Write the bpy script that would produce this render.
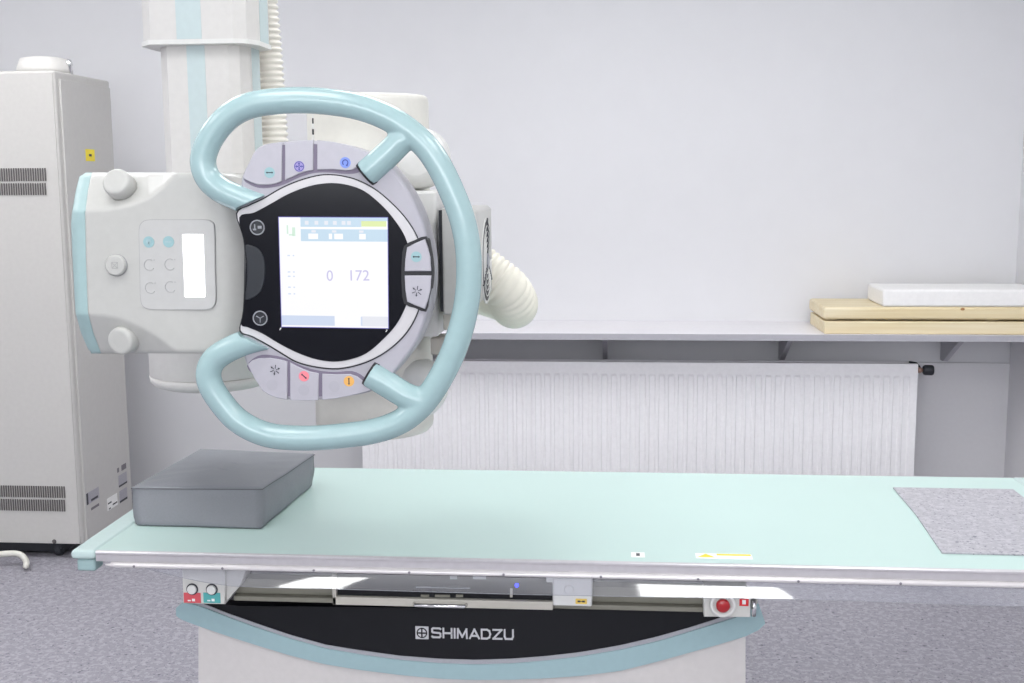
import bpy, bmesh, math, random
from mathutils import Vector, Matrix
random.seed(7)
S = bpy.context.scene
for o in list(bpy.data.objects): bpy.data.objects.remove(o)

# ------------------------------------------------------------------ camera
FP, CAM = 1160.0, Vector((0, 0, 1.52))
R = Matrix.Rotation(math.radians(5.0), 3, 'Z') @ Matrix.Rotation(math.radians(90 - 7.9), 3, 'X') @ Matrix.Rotation(math.radians(-0.4), 3, 'Z')
cd = bpy.data.cameras.new('camera'); co = bpy.data.objects.new('camera', cd); S.collection.objects.link(co)
cd.sensor_width = 36; cd.lens = 36 * FP / 1024; cd.clip_start = 0.05
co.matrix_world = Matrix.Translation(CAM) @ R.to_4x4()
S.camera = co

# ------------------------------------------------------------------ world, exposure, lights
W = bpy.data.worlds.new('world'); S.world = W; W.use_nodes = True
W.node_tree.nodes['Background'].inputs[0].default_value = (0.8, 0.88, 1, 1)
W.node_tree.nodes['Background'].inputs[1].default_value = 0.6
S.view_settings.view_transform = 'Standard'; S.view_settings.look = 'None'
S.view_settings.gamma = 1; S.view_settings.use_curve_mapping = False
EXP = 0.69; S.view_settings.exposure = EXP
LAMP = 4.6          # ceiling lamp diffusers
WIN = 40           # daylight through the window behind the camera (W)
def area(name, loc, rot, sx, sy, power, col):
    l = bpy.data.lights.new(name, 'AREA'); l.shape = 'RECTANGLE'; l.size = sx; l.size_y = sy
    l.energy = power; l.color = col
    o = bpy.data.objects.new(name, l); o.location = loc; o.rotation_euler = rot
    S.collection.objects.link(o)
area('window_daylight', (-0.6, -2.36, 2.0), (math.radians(90), 0, 0), 2.9, 0.9, WIN, (0.95, 0.97, 1.0))

# ------------------------------------------------------------------ helpers
def lin(c):
    return tuple(((v / 255) / 12.92 if v / 255 <= 0.04045 else ((v / 255 + 0.055) / 1.055) ** 2.4) for v in c) + (1,)

def at(px, py, X=None, Y=None, Z=None):
    """the place in the room that a measured point of the photo shows, given one known coordinate"""
    d = R @ Vector(((px - 512) / FP, (341.5 - py) / FP, -1))
    t = Y / d.y if Y is not None else ((Z - CAM.z) / d.z if Z is not None else X / d.x)
    return CAM + d * t

def mat(name, col, rough=0.5, metal=0.0, emit=0.0, bump=0.0, scale=60, var=0.02, coat=0.0, spec=0.5):
    m = bpy.data.materials.new(name); m.use_nodes = True
    nt = m.node_tree; b = nt.nodes['Principled BSDF']
    b.inputs['Roughness'].default_value = rough; b.inputs['Metallic'].default_value = metal
    b.inputs['Coat Weight'].default_value = coat; b.inputs['Specular IOR Level'].default_value = spec
    c = lin(col)
    tc = nt.nodes.new('ShaderNodeTexCoord'); n = nt.nodes.new('ShaderNodeTexNoise')
    n.inputs['Scale'].default_value = scale; n.inputs['Detail'].default_value = 3
    nt.links.new(tc.outputs['Object'], n.inputs['Vector'])
    r = nt.nodes.new('ShaderNodeValToRGB'); nt.links.new(n.outputs['Fac'], r.inputs['Fac'])
    r.color_ramp.elements[0].position = 0.3; r.color_ramp.elements[1].position = 0.7
    r.color_ramp.elements[0].color = tuple(max(0, v * (1 - var)) for v in c[:3]) + (1,)
    r.color_ramp.elements[1].color = tuple(min(1, v * (1 + var)) for v in c[:3]) + (1,)
    nt.links.new(r.outputs['Color'], b.inputs['Base Color'])
    if emit:
        nt.links.new(r.outputs['Color'], b.inputs['Emission Color']); b.inputs['Emission Strength'].default_value = emit
    if bump:
        bp = nt.nodes.new('ShaderNodeBump'); bp.inputs['Strength'].default_value = bump; bp.inputs['Distance'].default_value = 0.002
        nt.links.new(n.outputs['Fac'], bp.inputs['Height']); nt.links.new(bp.outputs['Normal'], b.inputs['Normal'])
    return m

def speckled(name, base, dark, light, scale, rough=0.45):
    m = bpy.data.materials.new(name); m.use_nodes = True; nt = m.node_tree; b = nt.nodes['Principled BSDF']
    b.inputs['Roughness'].default_value = rough
    tc = nt.nodes.new('ShaderNodeTexCoord')
    def layer(prev, sc, thr, col, amt, off):
        v = nt.nodes.new('ShaderNodeTexNoise'); v.inputs['Scale'].default_value = sc; v.inputs['Detail'].default_value = 2
        mp = nt.nodes.new('ShaderNodeMapping'); mp.inputs['Location'].default_value = (off, off * 2, 0)
        nt.links.new(tc.outputs['Object'], mp.inputs['Vector']); nt.links.new(mp.outputs['Vector'], v.inputs['Vector'])
        r = nt.nodes.new('ShaderNodeValToRGB'); r.color_ramp.elements[0].position = thr; r.color_ramp.elements[1].position = thr + 0.05
        r.color_ramp.elements[1].color = (amt, amt, amt, 1)
        nt.links.new(v.outputs['Fac'], r.inputs['Fac'])
        mx = nt.nodes.new('ShaderNodeMix'); mx.data_type = 'RGBA'
        nt.links.new(r.outputs['Color'], mx.inputs['Factor']); mx.inputs['B'].default_value = lin(col)
        mx.inputs[7].default_value = lin(col)
        if prev is None: mx.inputs[6].default_value = lin(base)
        else: nt.links.new(prev, mx.inputs[6])
        return mx.outputs[2]
    o = layer(None, scale * 0.5, 0.52, light, 0.55, 0)
    o = layer(o, scale, 0.60, light, 0.8, 3)
    o = layer(o, scale * 1.1, 0.63, dark, 0.85, 7)
    o = layer(o, scale * 0.6, 0.655, dark, 1.0, 11)
    nt.links.new(o, b.inputs['Base Color'])
    return m

C = S.collection
class MB:
    """collects shapes, with one material slot per material used"""
    def __init__(s): s.bm = bmesh.new(); s.mats = []
    def mi(s, m):
        if m not in s.mats: s.mats.append(m)
        return s.mats.index(m)
    def face(s, vs, m, smooth=False):
        try: f = s.bm.faces.new(vs)
        except ValueError: return None
        f.material_index = s.mi(m); f.smooth = smooth; return f
    def box(s, x0, x1, y0, y1, z0, z1, m, bev=0.0, seg=2):
        x0, x1 = sorted((x0, x1)); y0, y1 = sorted((y0, y1)); z0, z1 = sorted((z0, z1))
        r = bmesh.ops.create_cube(s.bm, size=1)
        for v in r['verts']: v.co = Vector(((v.co.x + .5) * (x1 - x0) + x0, (v.co.y + .5) * (y1 - y0) + y0, (v.co.z + .5) * (z1 - z0) + z0))
        fs = {f for v in r['verts'] for f in v.link_faces}
        for f in fs: f.material_index = s.mi(m)
        if bev:
            es = list({e for v in r['verts'] for e in v.link_edges})
            q = bmesh.ops.bevel(s.bm, geom=es, offset=bev, segments=seg, affect='EDGES', profile=0.5)
            for f in q['faces']: f.smooth = True; f.material_index = s.mi(m)
        return s
    def rings(s, rings, m, cap0=True, cap1=True, smooth=True, closed=True):
        V = [[s.bm.verts.new(p) for p in r] for r in rings]
        n = len(V[0])
        for a, b in zip(V, V[1:]):
            for i in range(n if closed else n - 1):
                j = (i + 1) % n
                s.face([a[i], a[j], b[j], b[i]], m, smooth)
        if closed and cap0: s.face(V[0][::-1], m)
        if closed and cap1: s.face(V[-1], m)
        return s
    def tube(s, pts, rad, m, n=20, cap=True, dome=False):
        pts = [Vector(p) for p in pts]
        rad = rad if isinstance(rad, (list, tuple)) else [rad] * len(pts)
        out = []; up = None
        for i, p in enumerate(pts):
            t = (pts[min(i + 1, len(pts) - 1)] - pts[max(i - 1, 0)]).normalized()
            if up is None:
                up = Vector((0, 0, 1)) if abs(t.z) < 0.9 else Vector((1, 0, 0))
            u = (up - t * up.dot(t)).normalized(); w = t.cross(u); up = u
            out.append([p + (u * math.cos(a) + w * math.sin(a)) * rad[i] for a in (2 * math.pi * k / n for k in range(n))])
            if i == 0: f0 = (t, u, w)
            f1 = (t, u, w)
        if dome:
            def cap_rings(p, r, fr, sgn):
                t, u, w = fr; res = []
                for q in (0.3, 0.6, 0.85, 0.97):
                    h = math.sin(q * math.pi / 2); c = max(0.02, math.cos(q * math.pi / 2))
                    res.append([p + t * sgn * r * h + (u * math.cos(a) + w * math.sin(a)) * r * c for a in (2 * math.pi * k / n for k in range(n))])
                return res
            out = cap_rings(pts[0], rad[0], f0, -1)[::-1] + out + cap_rings(pts[-1], rad[-1], f1, 1)
        return s.rings(out, m, cap, cap)
    def lathe(s, c, axis, prof, m, n=40, smooth=True):
        """prof: list of (distance along the axis, radius)"""
        a = Vector(axis).normalized(); up = Vector((0, 0, 1)) if abs(a.z) < .9 else Vector((1, 0, 0))
        u = (up - a * up.dot(a)).normalized(); w = a.cross(u); c = Vector(c)
        return s.rings([[c + a * h + (u * math.cos(t) + w * math.sin(t)) * max(r, 1e-4) for t in (2 * math.pi * k / n for k in range(n))] for h, r in prof], m, smooth=smooth)
    def prism(s, xz, yf, yb, m, r=0.0, seg=3):
        """outline in the X-Z plane, extruded from yf (front) to yb, rim rounded by r"""
        P = [Vector((p[0], 0, p[1])) for p in xz]; n = len(P)
        area2 = sum(P[i].x * P[(i + 1) % n].z - P[(i + 1) % n].x * P[i].z for i in range(n))
        sg = 1 if area2 > 0 else -1
        nor = []
        for i in range(n):
            e1 = (P[i] - P[i - 1]).normalized(); e2 = (P[(i + 1) % n] - P[i]).normalized()
            t = (e1 + e2); t = t.normalized() if t.length > 1e-6 else e1
            nor.append(Vector((t.z, 0, -t.x)) * sg)
        rs = []
        if r:
            for k in range(seg + 1):
                a = math.pi / 2 * k / seg
                rs.append([Vector((p.x, 0, p.z)) - q * r * (1 - math.sin(a)) + Vector((0, yf + r * (1 - math.cos(a)), 0)) for p, q in zip(P, nor)])
        else: rs.append([Vector((p.x, yf, p.z)) for p in P])
        rs.append([Vector((p.x, yb, p.z)) for p in P])
        V = [[s.bm.verts.new(p) for p in q] for q in rs]
        for a, b in zip(V, V[1:]):
            for i in range(n): s.face([a[i], a[(i + 1) % n], b[(i + 1) % n], b[i]], m, bool(r))
        s.face(V[0][::-1], m); s.face(V[-1], m)
        return s
    def text(s, body, size, c, m, sx=1.0, depth=0.0006, bold=0.0, align='CENTER', rot=None):
        cu = bpy.data.curves.new('t', 'FONT'); cu.body = body; cu.size = size; cu.align_x = align; cu.align_y = 'CENTER'
        cu.extrude = depth; cu.offset = bold
        o = bpy.data.objects.new('t', cu); C.objects.link(o)
        me = bpy.data.meshes.new_from_object(o.evaluated_get(bpy.context.evaluated_depsgraph_get()))
        M = Matrix.Translation(c) @ (rot or Matrix.Rotation(math.pi / 2, 4, 'X')) @ Matrix.Diagonal((sx, 1, 1, 1))
        me.transform(M); k = len(s.bm.faces); s.bm.from_mesh(me); s.bm.faces.ensure_lookup_table()
        for f in s.bm.faces[k:]: f.material_index = s.mi(m)
        bpy.data.objects.remove(o); bpy.data.curves.remove(cu); bpy.data.meshes.remove(me)
        return s
    def build(s, name, parent=None, origin=None):
        bmesh.ops.recalc_face_normals(s.bm, faces=s.bm.faces)
        me = bpy.data.meshes.new(name); s.bm.to_mesh(me); s.bm.free()
        for m in s.mats: me.materials.append(m)
        return link(name, me, parent, origin)

def rootloc(o):
    while o.parent: o = o.parent
    return Vector(o.location)
def link(name, me, parent=None, origin=None):
    o = bpy.data.objects.new(name, me); C.objects.link(o)
    if parent:
        me.transform(Matrix.Translation(-rootloc(parent))); o.parent = parent
    elif origin:
        me.transform(Matrix.Translation(-Vector(origin))); o.location = origin
    return o
def thing(name, label, cat, loc, group=None):
    o = bpy.data.objects.new(name, None); o.location = loc; C.objects.link(o); o.empty_display_size = 0.05
    return tag(o, label, cat, group)
def tag(o, label, cat, group=None):
    o['label'] = label; o['category'] = cat
    if group: o['group'] = group
    return o
def struct(o): o['kind'] = 'structure'; return o

def crom(pts, k=6, closed=False):
    """smooth curve through points"""
    P = [Vector(p) for p in pts]; n = len(P); out = []
    rng = range(n) if closed else range(n - 1)
    for i in rng:
        g = (lambda j: P[j % n]) if closed else (lambda j: P[max(0, min(n - 1, j))])
        a, b, c, d = g(i - 1), g(i), g(i + 1), g(i + 2)
        for q in range(k):
            t = q / k
            out.append(0.5 * ((2 * b) + (c - a) * t + (2 * a - 5 * b + 4 * c - d) * t * t + (3 * b - a - 3 * c + d) * t ** 3))
    if not closed: out.append(P[-1])
    return out
def outline(pix, Y, k=4, smooth=True):
    """front-elevation outline measured on the photo -> X-Z outline in the plane Y"""
    q = crom([(a, b, 0) for a, b in pix], k, True) if smooth else [Vector((a, b, 0)) for a, b in pix]
    r = [at(v.x, v.y, Y=Y) for v in q]
    return [(v.x, v.z) for v in r]
def rounded(x0, x1, z0, z1, r, n=5):
    out = []
    for cx, cz, a0 in ((x1 - r, z1 - r, 0), (x0 + r, z1 - r, 90), (x0 + r, z0 + r, 180), (x1 - r, z0 + r, 270)):
        for k in range(n + 1):
            a = math.radians(a0 + 90 * k / n); out.append((cx + r * math.cos(a), cz + r * math.sin(a)))
    return out
def circle(cx, cz, r, n=28): return [(cx + r * math.cos(2 * math.pi * k / n), cz + r * math.sin(2 * math.pi * k / n)) for k in range(n)]
def interp(tab, x):
    if x <= tab[0][0]: return tab[0][1]
    for (a, b), (c, d) in zip(tab, tab[1:]):
        if x <= c: return b + (d - b) * (x - a) / (c - a)
    return tab[-1][1]

# ------------------------------------------------------------------ materials
M = {}
M['wall'] = mat('wall_paint', (223, 223, 226), 0.6, var=0.008, scale=9, bump=0.03)
M['cladding'] = mat('wall_panel', (224, 223, 226), 0.6, var=0.01)
M['ceiling'] = mat('ceiling_paint', (235, 235, 235), 0.8)
M['floor'] = speckled('speckled_vinyl', (146, 144, 153), (92, 90, 102), (178, 176, 184), 92, 0.4)
M['patch'] = speckled('speckled_sheet', (168, 167, 174), (112, 112, 124), (192, 190, 196), 130, 0.4)
M['white'] = mat('white_plastic', (205, 204, 200), 0.35)
M['cream'] = mat('cream_plastic', (216, 214, 206), 0.4)
M['warm'] = mat('warm_white_metal', (207, 205, 202), 0.45)
M['cool'] = mat('cool_white_plastic', (218, 218, 215), 0.3)
M['collim'] = mat('collimator_shell', (184, 184, 180), 0.32)
M['panel'] = mat('panel_membrane', (185, 185, 183), 0.4)
M['hair'] = mat('panel_line', (158, 158, 158), 0.5)
M['mint'] = mat('mint_handle', (155, 182, 184), 0.26, coat=0.3)
M['mint_trim'] = mat('mint_trim', (156, 182, 183), 0.4)
M['mint_stripe'] = mat('mint_stripe', (188, 203, 204), 0.5)
M['mint_top'] = mat('mint_tabletop', (189, 213, 208), 0.33, var=0.006, scale=4)
M['mint_cap'] = mat('mint_end_cap', (192, 212, 210), 0.35)
M['teal'] = mat('teal_band', (156, 183, 188), 0.4)
M['lav'] = mat('lavender_bezel', (170, 168, 176), 0.4)
M['lavb'] = mat('lavender_button', (174, 172, 180), 0.35)
M['groove'] = mat('bezel_groove', (120, 112, 130), 0.6)
M['black'] = mat('black_line', (22, 22, 28), 0.5)
M['glass'] = mat('black_glass', (14, 15, 22), 0.16, spec=0.2)
M['softblack'] = mat('soft_black_button', (22, 27, 35), 0.4)
M['silver'] = mat('silver_ring', (196, 194, 196), 0.35)
M['alu'] = mat('brushed_aluminium', (206, 203, 206), 0.32, 0.55, var=0.03)
M['alulip'] = mat('polished_lip', (226, 222, 222), 0.25, 0.3)
M['fascia'] = mat('black_fascia', (15, 16, 21), 0.45, spec=0.3)
M['stripe'] = mat('grey_stripe', (165, 165, 172), 0.5, var=0.06, scale=400)
M['base'] = mat('base_paint', (208, 204, 202), 0.5)
M['beam'] = mat('olive_beam', (132, 130, 118), 0.5)
M['beamdark'] = mat('dark_underframe', (84, 84, 90), 0.55)
M['trim'] = mat('tray_frame', (190, 186, 176), 0.4)
M['chrome'] = mat('chrome', (235, 235, 235), 0.12, 1.0)
M['box'] = mat('control_box_paint', (206, 205, 200), 0.45)
M['red'] = mat('red_button', (170, 22, 30), 0.3, coat=0.4)
M['redlab'] = mat('red_label', (205, 84, 92), 0.5)
M['redlab2'] = mat('bright_red_label', (214, 44, 52), 0.5)
M['teallab'] = mat('teal_label', (84, 168, 168), 0.5)
M['yellow'] = mat('yellow_label', (236, 214, 40), 0.5)
M['ochre'] = mat('ochre_label', (226, 196, 96), 0.5)
M['paper'] = mat('white_label', (238, 238, 236), 0.5)
M['ink'] = mat('dark_ink', (60, 60, 66), 0.6)
M['greylab'] = mat('grey_label', (166, 164, 172), 0.5, var=0.12, scale=300)
M['darklab'] = mat('dark_label', (112, 108, 114), 0.5)
M['cushion'] = mat('grey_vinyl', (124, 127, 133), 0.42, bump=0.25, scale=220, var=0.03)
M['seam'] = mat('dark_seam', (70, 72, 78), 0.7)
M['cab'] = mat('cabinet_paint', (192, 190, 187), 0.5)
M['cabside'] = M['cab']
M['slot'] = mat('vent_slot', (92, 88, 88), 0.8)
M['rad'] = mat('radiator_enamel', (245, 244, 246), 0.4)
M['shelf'] = mat('shelf_laminate', (236, 234, 238), 0.45)
M['shelfedge'] = mat('shelf_edge', (178, 177, 184), 0.5)
M['rubber'] = mat('black_rubber', (44, 46, 52), 0.6)
M['brass'] = mat('copper_fitting', (196, 160, 146), 0.35, 0.7)
M['foam'] = mat('white_foam', (244, 243, 242), 0.7)
M['hose'] = mat('hose_plastic', (226, 223, 214), 0.42)
M['iteal'] = mat('icon_teal', (146, 180, 184), 0.5)
M['ipurple'] = mat('icon_purple', (158, 148, 200), 0.5)
M['iblue'] = mat('icon_blue', (120, 144, 214), 0.5)
M['ipink'] = mat('icon_pink', (232, 132, 142), 0.5)
M['iorange'] = mat('icon_orange', (226, 172, 92), 0.5)
M['idark'] = mat('icon_ink', (44, 50, 60), 0.5)
M['idblue'] = mat('icon_ink_blue', (44, 52, 140), 0.5)
M['igrey'] = mat('icon_grey', (172, 172, 172), 0.5)
M['iring'] = mat('icon_ring', (150, 152, 158), 0.5)
M['lamp'] = mat('lamp_diffuser', (255, 255, 255), 0.5, emit=LAMP, var=0)
M['led'] = mat('blue_led', (30, 45, 255), 0.4, emit=2.2, var=0)
M['lcd'] = mat('lcd_backlight', (250, 248, 255), 0.4, emit=1.6, var=0)
def screen_mat(n, c, e=0.93): M[n] = mat(n, (10, 10, 10), 0.25); b = M[n].node_tree.nodes['Principled BSDF']; b.inputs['Emission Color'].default_value = lin(c); b.inputs['Emission Strength'].default_value = e / 2 ** EXP
screen_mat('sc_white', (252, 252, 255), 0.98); screen_mat('sc_blue', (200, 224, 242)); screen_mat('sc_blue2', (212, 224, 246)); screen_mat('sc_yellow', (226, 240, 170))
screen_mat('sc_num', (205, 200, 236)); screen_mat('sc_soft', (236, 238, 246)); screen_mat('sc_green', (214, 240, 222)); screen_mat('sc_edge', (112, 104, 200), 0.8)

# wood with grain
def wood():
    m = mat('pine_wood', (232, 214, 168), 0.55); nt = m.node_tree; b = nt.nodes['Principled BSDF']
    n = [x for x in nt.nodes if x.type == 'TEX_NOISE'][0]; tc = [x for x in nt.nodes if x.type == 'TEX_COORD'][0]
    mp = nt.nodes.new('ShaderNodeMapping'); mp.inputs['Scale'].default_value = (0.03, 1, 1)
    nt.links.new(tc.outputs['Object'], mp.inputs['Vector']); nt.links.new(mp.outputs['Vector'], n.inputs['Vector'])
    r = [x for x in nt.nodes if x.type == 'VALTORGB'][0]
    r.color_ramp.elements[0].color = lin((226, 208, 166)); r.color_ramp.elements[1].color = lin((240, 228, 198))
    return m
M['wood'] = wood(); M['knot'] = mat('wood_knot', (170, 120, 70), 0.6)

# clear plastic sheet
def clear():
    m = bpy.data.materials.new('clear_plastic'); m.use_nodes = True; nt = m.node_tree; nt.nodes.clear()
    o = nt.nodes.new('ShaderNodeOutputMaterial'); t = nt.nodes.new('ShaderNodeBsdfTransparent'); t.inputs[0].default_value = (0.86, 0.87, 0.92, 1)
    g = nt.nodes.new('ShaderNodeBsdfGlossy'); g.inputs['Roughness'].default_value = 0.04
    d = nt.nodes.new('ShaderNodeBsdfDiffuse'); d.inputs[0].default_value = (0.75, 0.75, 0.82, 1)
    m1 = nt.nodes.new('ShaderNodeMixShader'); m2 = nt.nodes.new('ShaderNodeMixShader')
    lw = nt.nodes.new('ShaderNodeFresnel'); lw.inputs[0].default_value = 2.4
    nt.links.new(lw.outputs[0], m1.inputs[0]); nt.links.new(t.outputs[0], m1.inputs[1]); nt.links.new(g.outputs[0], m1.inputs[2])
    m2.inputs[0].default_value = 0.07; nt.links.new(m1.outputs[0], m2.inputs[1]); nt.links.new(d.outputs[0], m2.inputs[2])
    nt.links.new(m2.outputs[0], o.inputs[0])
    return m
M['clear'] = clear()

# ------------------------------------------------------------------ the room
XL, XR, YB, YF, ZC = -3.6, 1.845, 5.5, -2.4, 2.95
T = 0.12
struct(MB().box(XL - T, XR + T, YF - T, YB + T, -T, 0, M['floor']).build('floor'))
struct(MB().box(XL - T, XR + T, YF - T, YB + T, ZC, ZC + T, M['ceiling']).build('ceiling'))
struct(MB().box(XL - T, XR + T, YB, YB + T, 0, ZC, M['wall']).build('wall_back'))
struct(MB().box(XR, XR + T, YF, YB, 0, ZC, M['wall']).build('wall_right'))
struct(MB().box(XL - T, XL, YF, YB, 0, ZC, M['wall']).build('wall_left'))
wf = MB(); wx0, wx1, wz0, wz1 = -2.1, 0.9, 1.5, 2.5
wf.box(XL, wx0, YF - T, YF, 0, ZC, M['wall']); wf.box(wx1, XR, YF - T, YF, 0, ZC, M['wall'])
wf.box(wx0, wx1, YF - T, YF, 0, wz0, M['wall']); wf.box(wx0, wx1, YF - T, YF, wz1, ZC, M['wall'])
struct(wf.build('wall_front'))
w = MB()
for a, b in ((wx0, wx0 + .06), (-0.63, -0.57), (wx1 - .06, wx1)): w.box(a, b, YF - .09, YF - .02, wz0, wz1, M['cool'], .005)
w.box(wx0, wx1, YF - .09, YF - .02, wz0, wz0 + .06, M['cool'], .005); w.box(wx0, wx1, YF - .09, YF - .02, wz1 - .06, wz1, M['cool'], .005)
struct(w.build('window_1'))
# lower lining of the back wall below the shelf, stepped
zst = at(985, 363, Y=5.49).z
struct(MB().box(at(348, 335, Y=5.03).x, XR, 5.485, 5.5, 0.0, zst, M['cladding'], .002).build('trim_1'))
struct(MB().box(XR - 0.012, XR, 4.9, 5.485, 0.0, 0.83, M['cladding'], .002).build('trim_2'))

# ceiling lamps in rows; the row before the table is added front light
for i, (x, y, hw) in enumerate([(-1.6, -0.7, .17), (0.55, -0.7, .40), (-2.6, 1.0, .30), (-0.9, 1.2, .30), (0.9, 1.2, .30), (-3.1, 3.5, .32), (-1.9, 3.5, .32), (-0.4, 3.5, .32), (1.1, 3.5, .32)]):
    lab = ['narrow white ceiling lamp left of centre behind the camera', 'wide white ceiling lamp right of centre behind the camera',
           'left ceiling lamp of the added row in front of the table', 'middle ceiling lamp of the added row in front of the table', 'right ceiling lamp of the added row in front of the table',
           'leftmost of the four ceiling lamps beyond the table', 'second from left of the four ceiling lamps beyond the table', 'third from left of the four ceiling lamps beyond the table', 'rightmost of the four ceiling lamps beyond the table'][i]
    lo = thing('ceiling_light', lab, 'lamp', (x, y, ZC), 'ceiling lamps')
    MB().box(x - hw - .03, x + hw + .03, y - .62, y + .62, ZC - .06, ZC, M['cool'], .004).build('frame', lo)
    MB().box(x - hw, x + hw, y - .59, y + .59, ZC - .064, ZC - .058, M['lamp']).build('diffuser', lo)

# ------------------------------------------------------------------ shelf and radiator
sh = thing('wall_shelf', 'long pale wall shelf running above the white radiator', 'shelf', (0.4, 5.5, 0.83))
zs, ys = 0.856, 5.03
SHX = at(348, 335, Y=5.03).x
MB().box(SHX, XR, ys + .003, 5.5, zs - .028, zs, M['shelf'], .0015).box(SHX, XR, ys, ys + .0028, zs - .028, zs - .0005, M['shelfedge']).build('shelf_board', sh)
for px in (408, 605, 787, 955):
    x = at(px, 345, Y=5.3).x
    b = MB()
    t = .022
    pts = [(5.16, zs - .028), (5.485, zs - .028), (5.485, zs - .175), (5.44, zs - .175)]
    b.rings([[Vector((x + s * t / 2, y, z)) for y, z in pts] for s in (-1, 1)], M['shelfedge'], smooth=False)
    b.build('bracket', sh)

rx0, rx1, ry, rz1, rz0 = -1.162, 1.352, 5.22, 0.70, 0.12
ra = thing('radiator', 'long white ribbed panel radiator under the wall shelf', 'radiator', ((rx0 + rx1) / 2, 5.3, 0))
N = 57; pitch = (rx1 - rx0 - .05) / N
b = MB(); rm = M['rad']
prof = []
for k in range(N):
    c = rx0 + .025 + pitch * (k + .5)
    prof += [(c - pitch * .5, 0), (c - pitch * .36, 0), (c - pitch * .26, .0055), (c + pitch * .20, .0055), (c + pitch * .34, 0)]
prof = [(rx0, 0)] + prof + [(rx1, 0)]
gz1, gz0 = rz1 - .056, rz0 + .05
rows = [(rz1, 0), (gz1 + .004, 0), (gz1 - .008, 1), (gz0 + .008, 1), (gz0 - .004, 0), (rz0, 0)]
b.rings([[Vector((x, ry + .0055 - (-d * s), z)) if False else Vector((x, ry + d * s, z)) for x, d in prof] for z, s in rows], rm, closed=False, smooth=False)
b.box(rx0, rx1, ry + .0058, ry + .022, rz0, rz1, rm)
b.build('front_panel', ra)
MB().box(rx0 + .02, rx1 - .014, ry + .09, ry + .106, rz0, rz1 - .004, rm, .002).build('rear_panel', ra)
b = MB().box(rx0 + .01, rx1 - .018, ry + .024, ry + .088, rz1 - .02, rz1 - .006, rm, .002)
b.build('top_grille', ra)
MB().box(rx0 + .003, rx0 + .008, ry + .023, ry + .088, rz0 + .01, rz1 - .008, rm).build('side_cover', ra)
MB().box(rx1 - .012, rx1 - .006, ry + .023, ry + .088, rz0 + .01, rz1 - .008, rm).build('side_cover', ra)
for x in (rx0 + .25, rx1 - .25): MB().box(x - .02, x + .02, ry + .107, 5.484, .3, .6, rm).build('bracket', ra)
vc = at(931, 370.5, Y=5.24)
vx0 = rx1 - .006
MB().lathe((vx0, vc.y + .01, vc.z), (1, 0, 0), [(0, .008), (.012, .008), (.014, .013), (.026, .013), (.028, .009), (.034, .009)], M['brass'], 16).build('valve_fitting', ra)
MB().lathe((vx0 + .034, vc.y + .01, vc.z), (1, 0, 0), [(0, .012), (.004, .02), (.012, .023), (.04, .023), (.046, .02), (.048, .01)], M['rubber'], 28).build('valve_knob', ra)
p = Vector((vx0 + .018, vc.y + .012, vc.z + .01))
MB().tube([p, p + Vector((-.006, .03, .012)), p + Vector((-.03, .05, .014))], .009, M['rubber'], 12).build('valve_pipe', ra)

# ------------------------------------------------------------------ boards and slab on the shelf
zt = zs + .0005
bx0 = at(824, 334, Y=5.05).x
def board(z0, z1, x0, y0, label, tilt=0):
    b = MB(); b.box(x0, XR - .02, y0, y0 + .36, z0, z1, M['wood'], .004)
    k = at(964, 310, Y=y0)
    return b
b = board(zt, zt + .054, bx0, 5.05, '')
tag(b.build('wooden_board', None, (1.3, 5.2, zt)), 'lower of two thick pine boards lying on the shelf', 'board', 'pine boards on the shelf')
b = MB().box(bx0 - .004, XR - .02, 5.056, 5.43, zt + .062, zt + .116, M['wood'], .012, 3)
b.box(bx0 + .02, bx0 + .06, 5.1, 5.4, zt + .0545, zt + .0615, M['wood']).box(1.6, 1.64, 5.1, 5.4, zt + .0545, zt + .0615, M['wood'])
k = at(963, 310, Y=5.05)
ub = b.build('wooden_board', None, (1.3, 5.2, zt + .06))
tag(ub, 'upper pine board with a knot, lying beneath the white foam slab', 'board', 'pine boards on the shelf')
MB().prism([(k.x + .009 * math.cos(a), k.z + .003 + .006 * math.sin(a)) for a in (2 * math.pi * q / 12 for q in range(12))], 5.0553, 5.0556, M['knot']).build('knot', ub)
# foam slab with a slanting left end
fz0 = zt + .1165
lf = at(882, 308, Y=5.07).x; lt = at(868, 287, Y=5.2).x
b = MB().box(lf, XR - .02, 5.06, 5.37, fz0, fz0 + .074, M['foam'], .011, 3)
tag(b.build('foam_slab', None, (1.3, 5.2, fz0)), 'thick white foam slab lying on top of the pine boards', 'slab')

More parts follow.
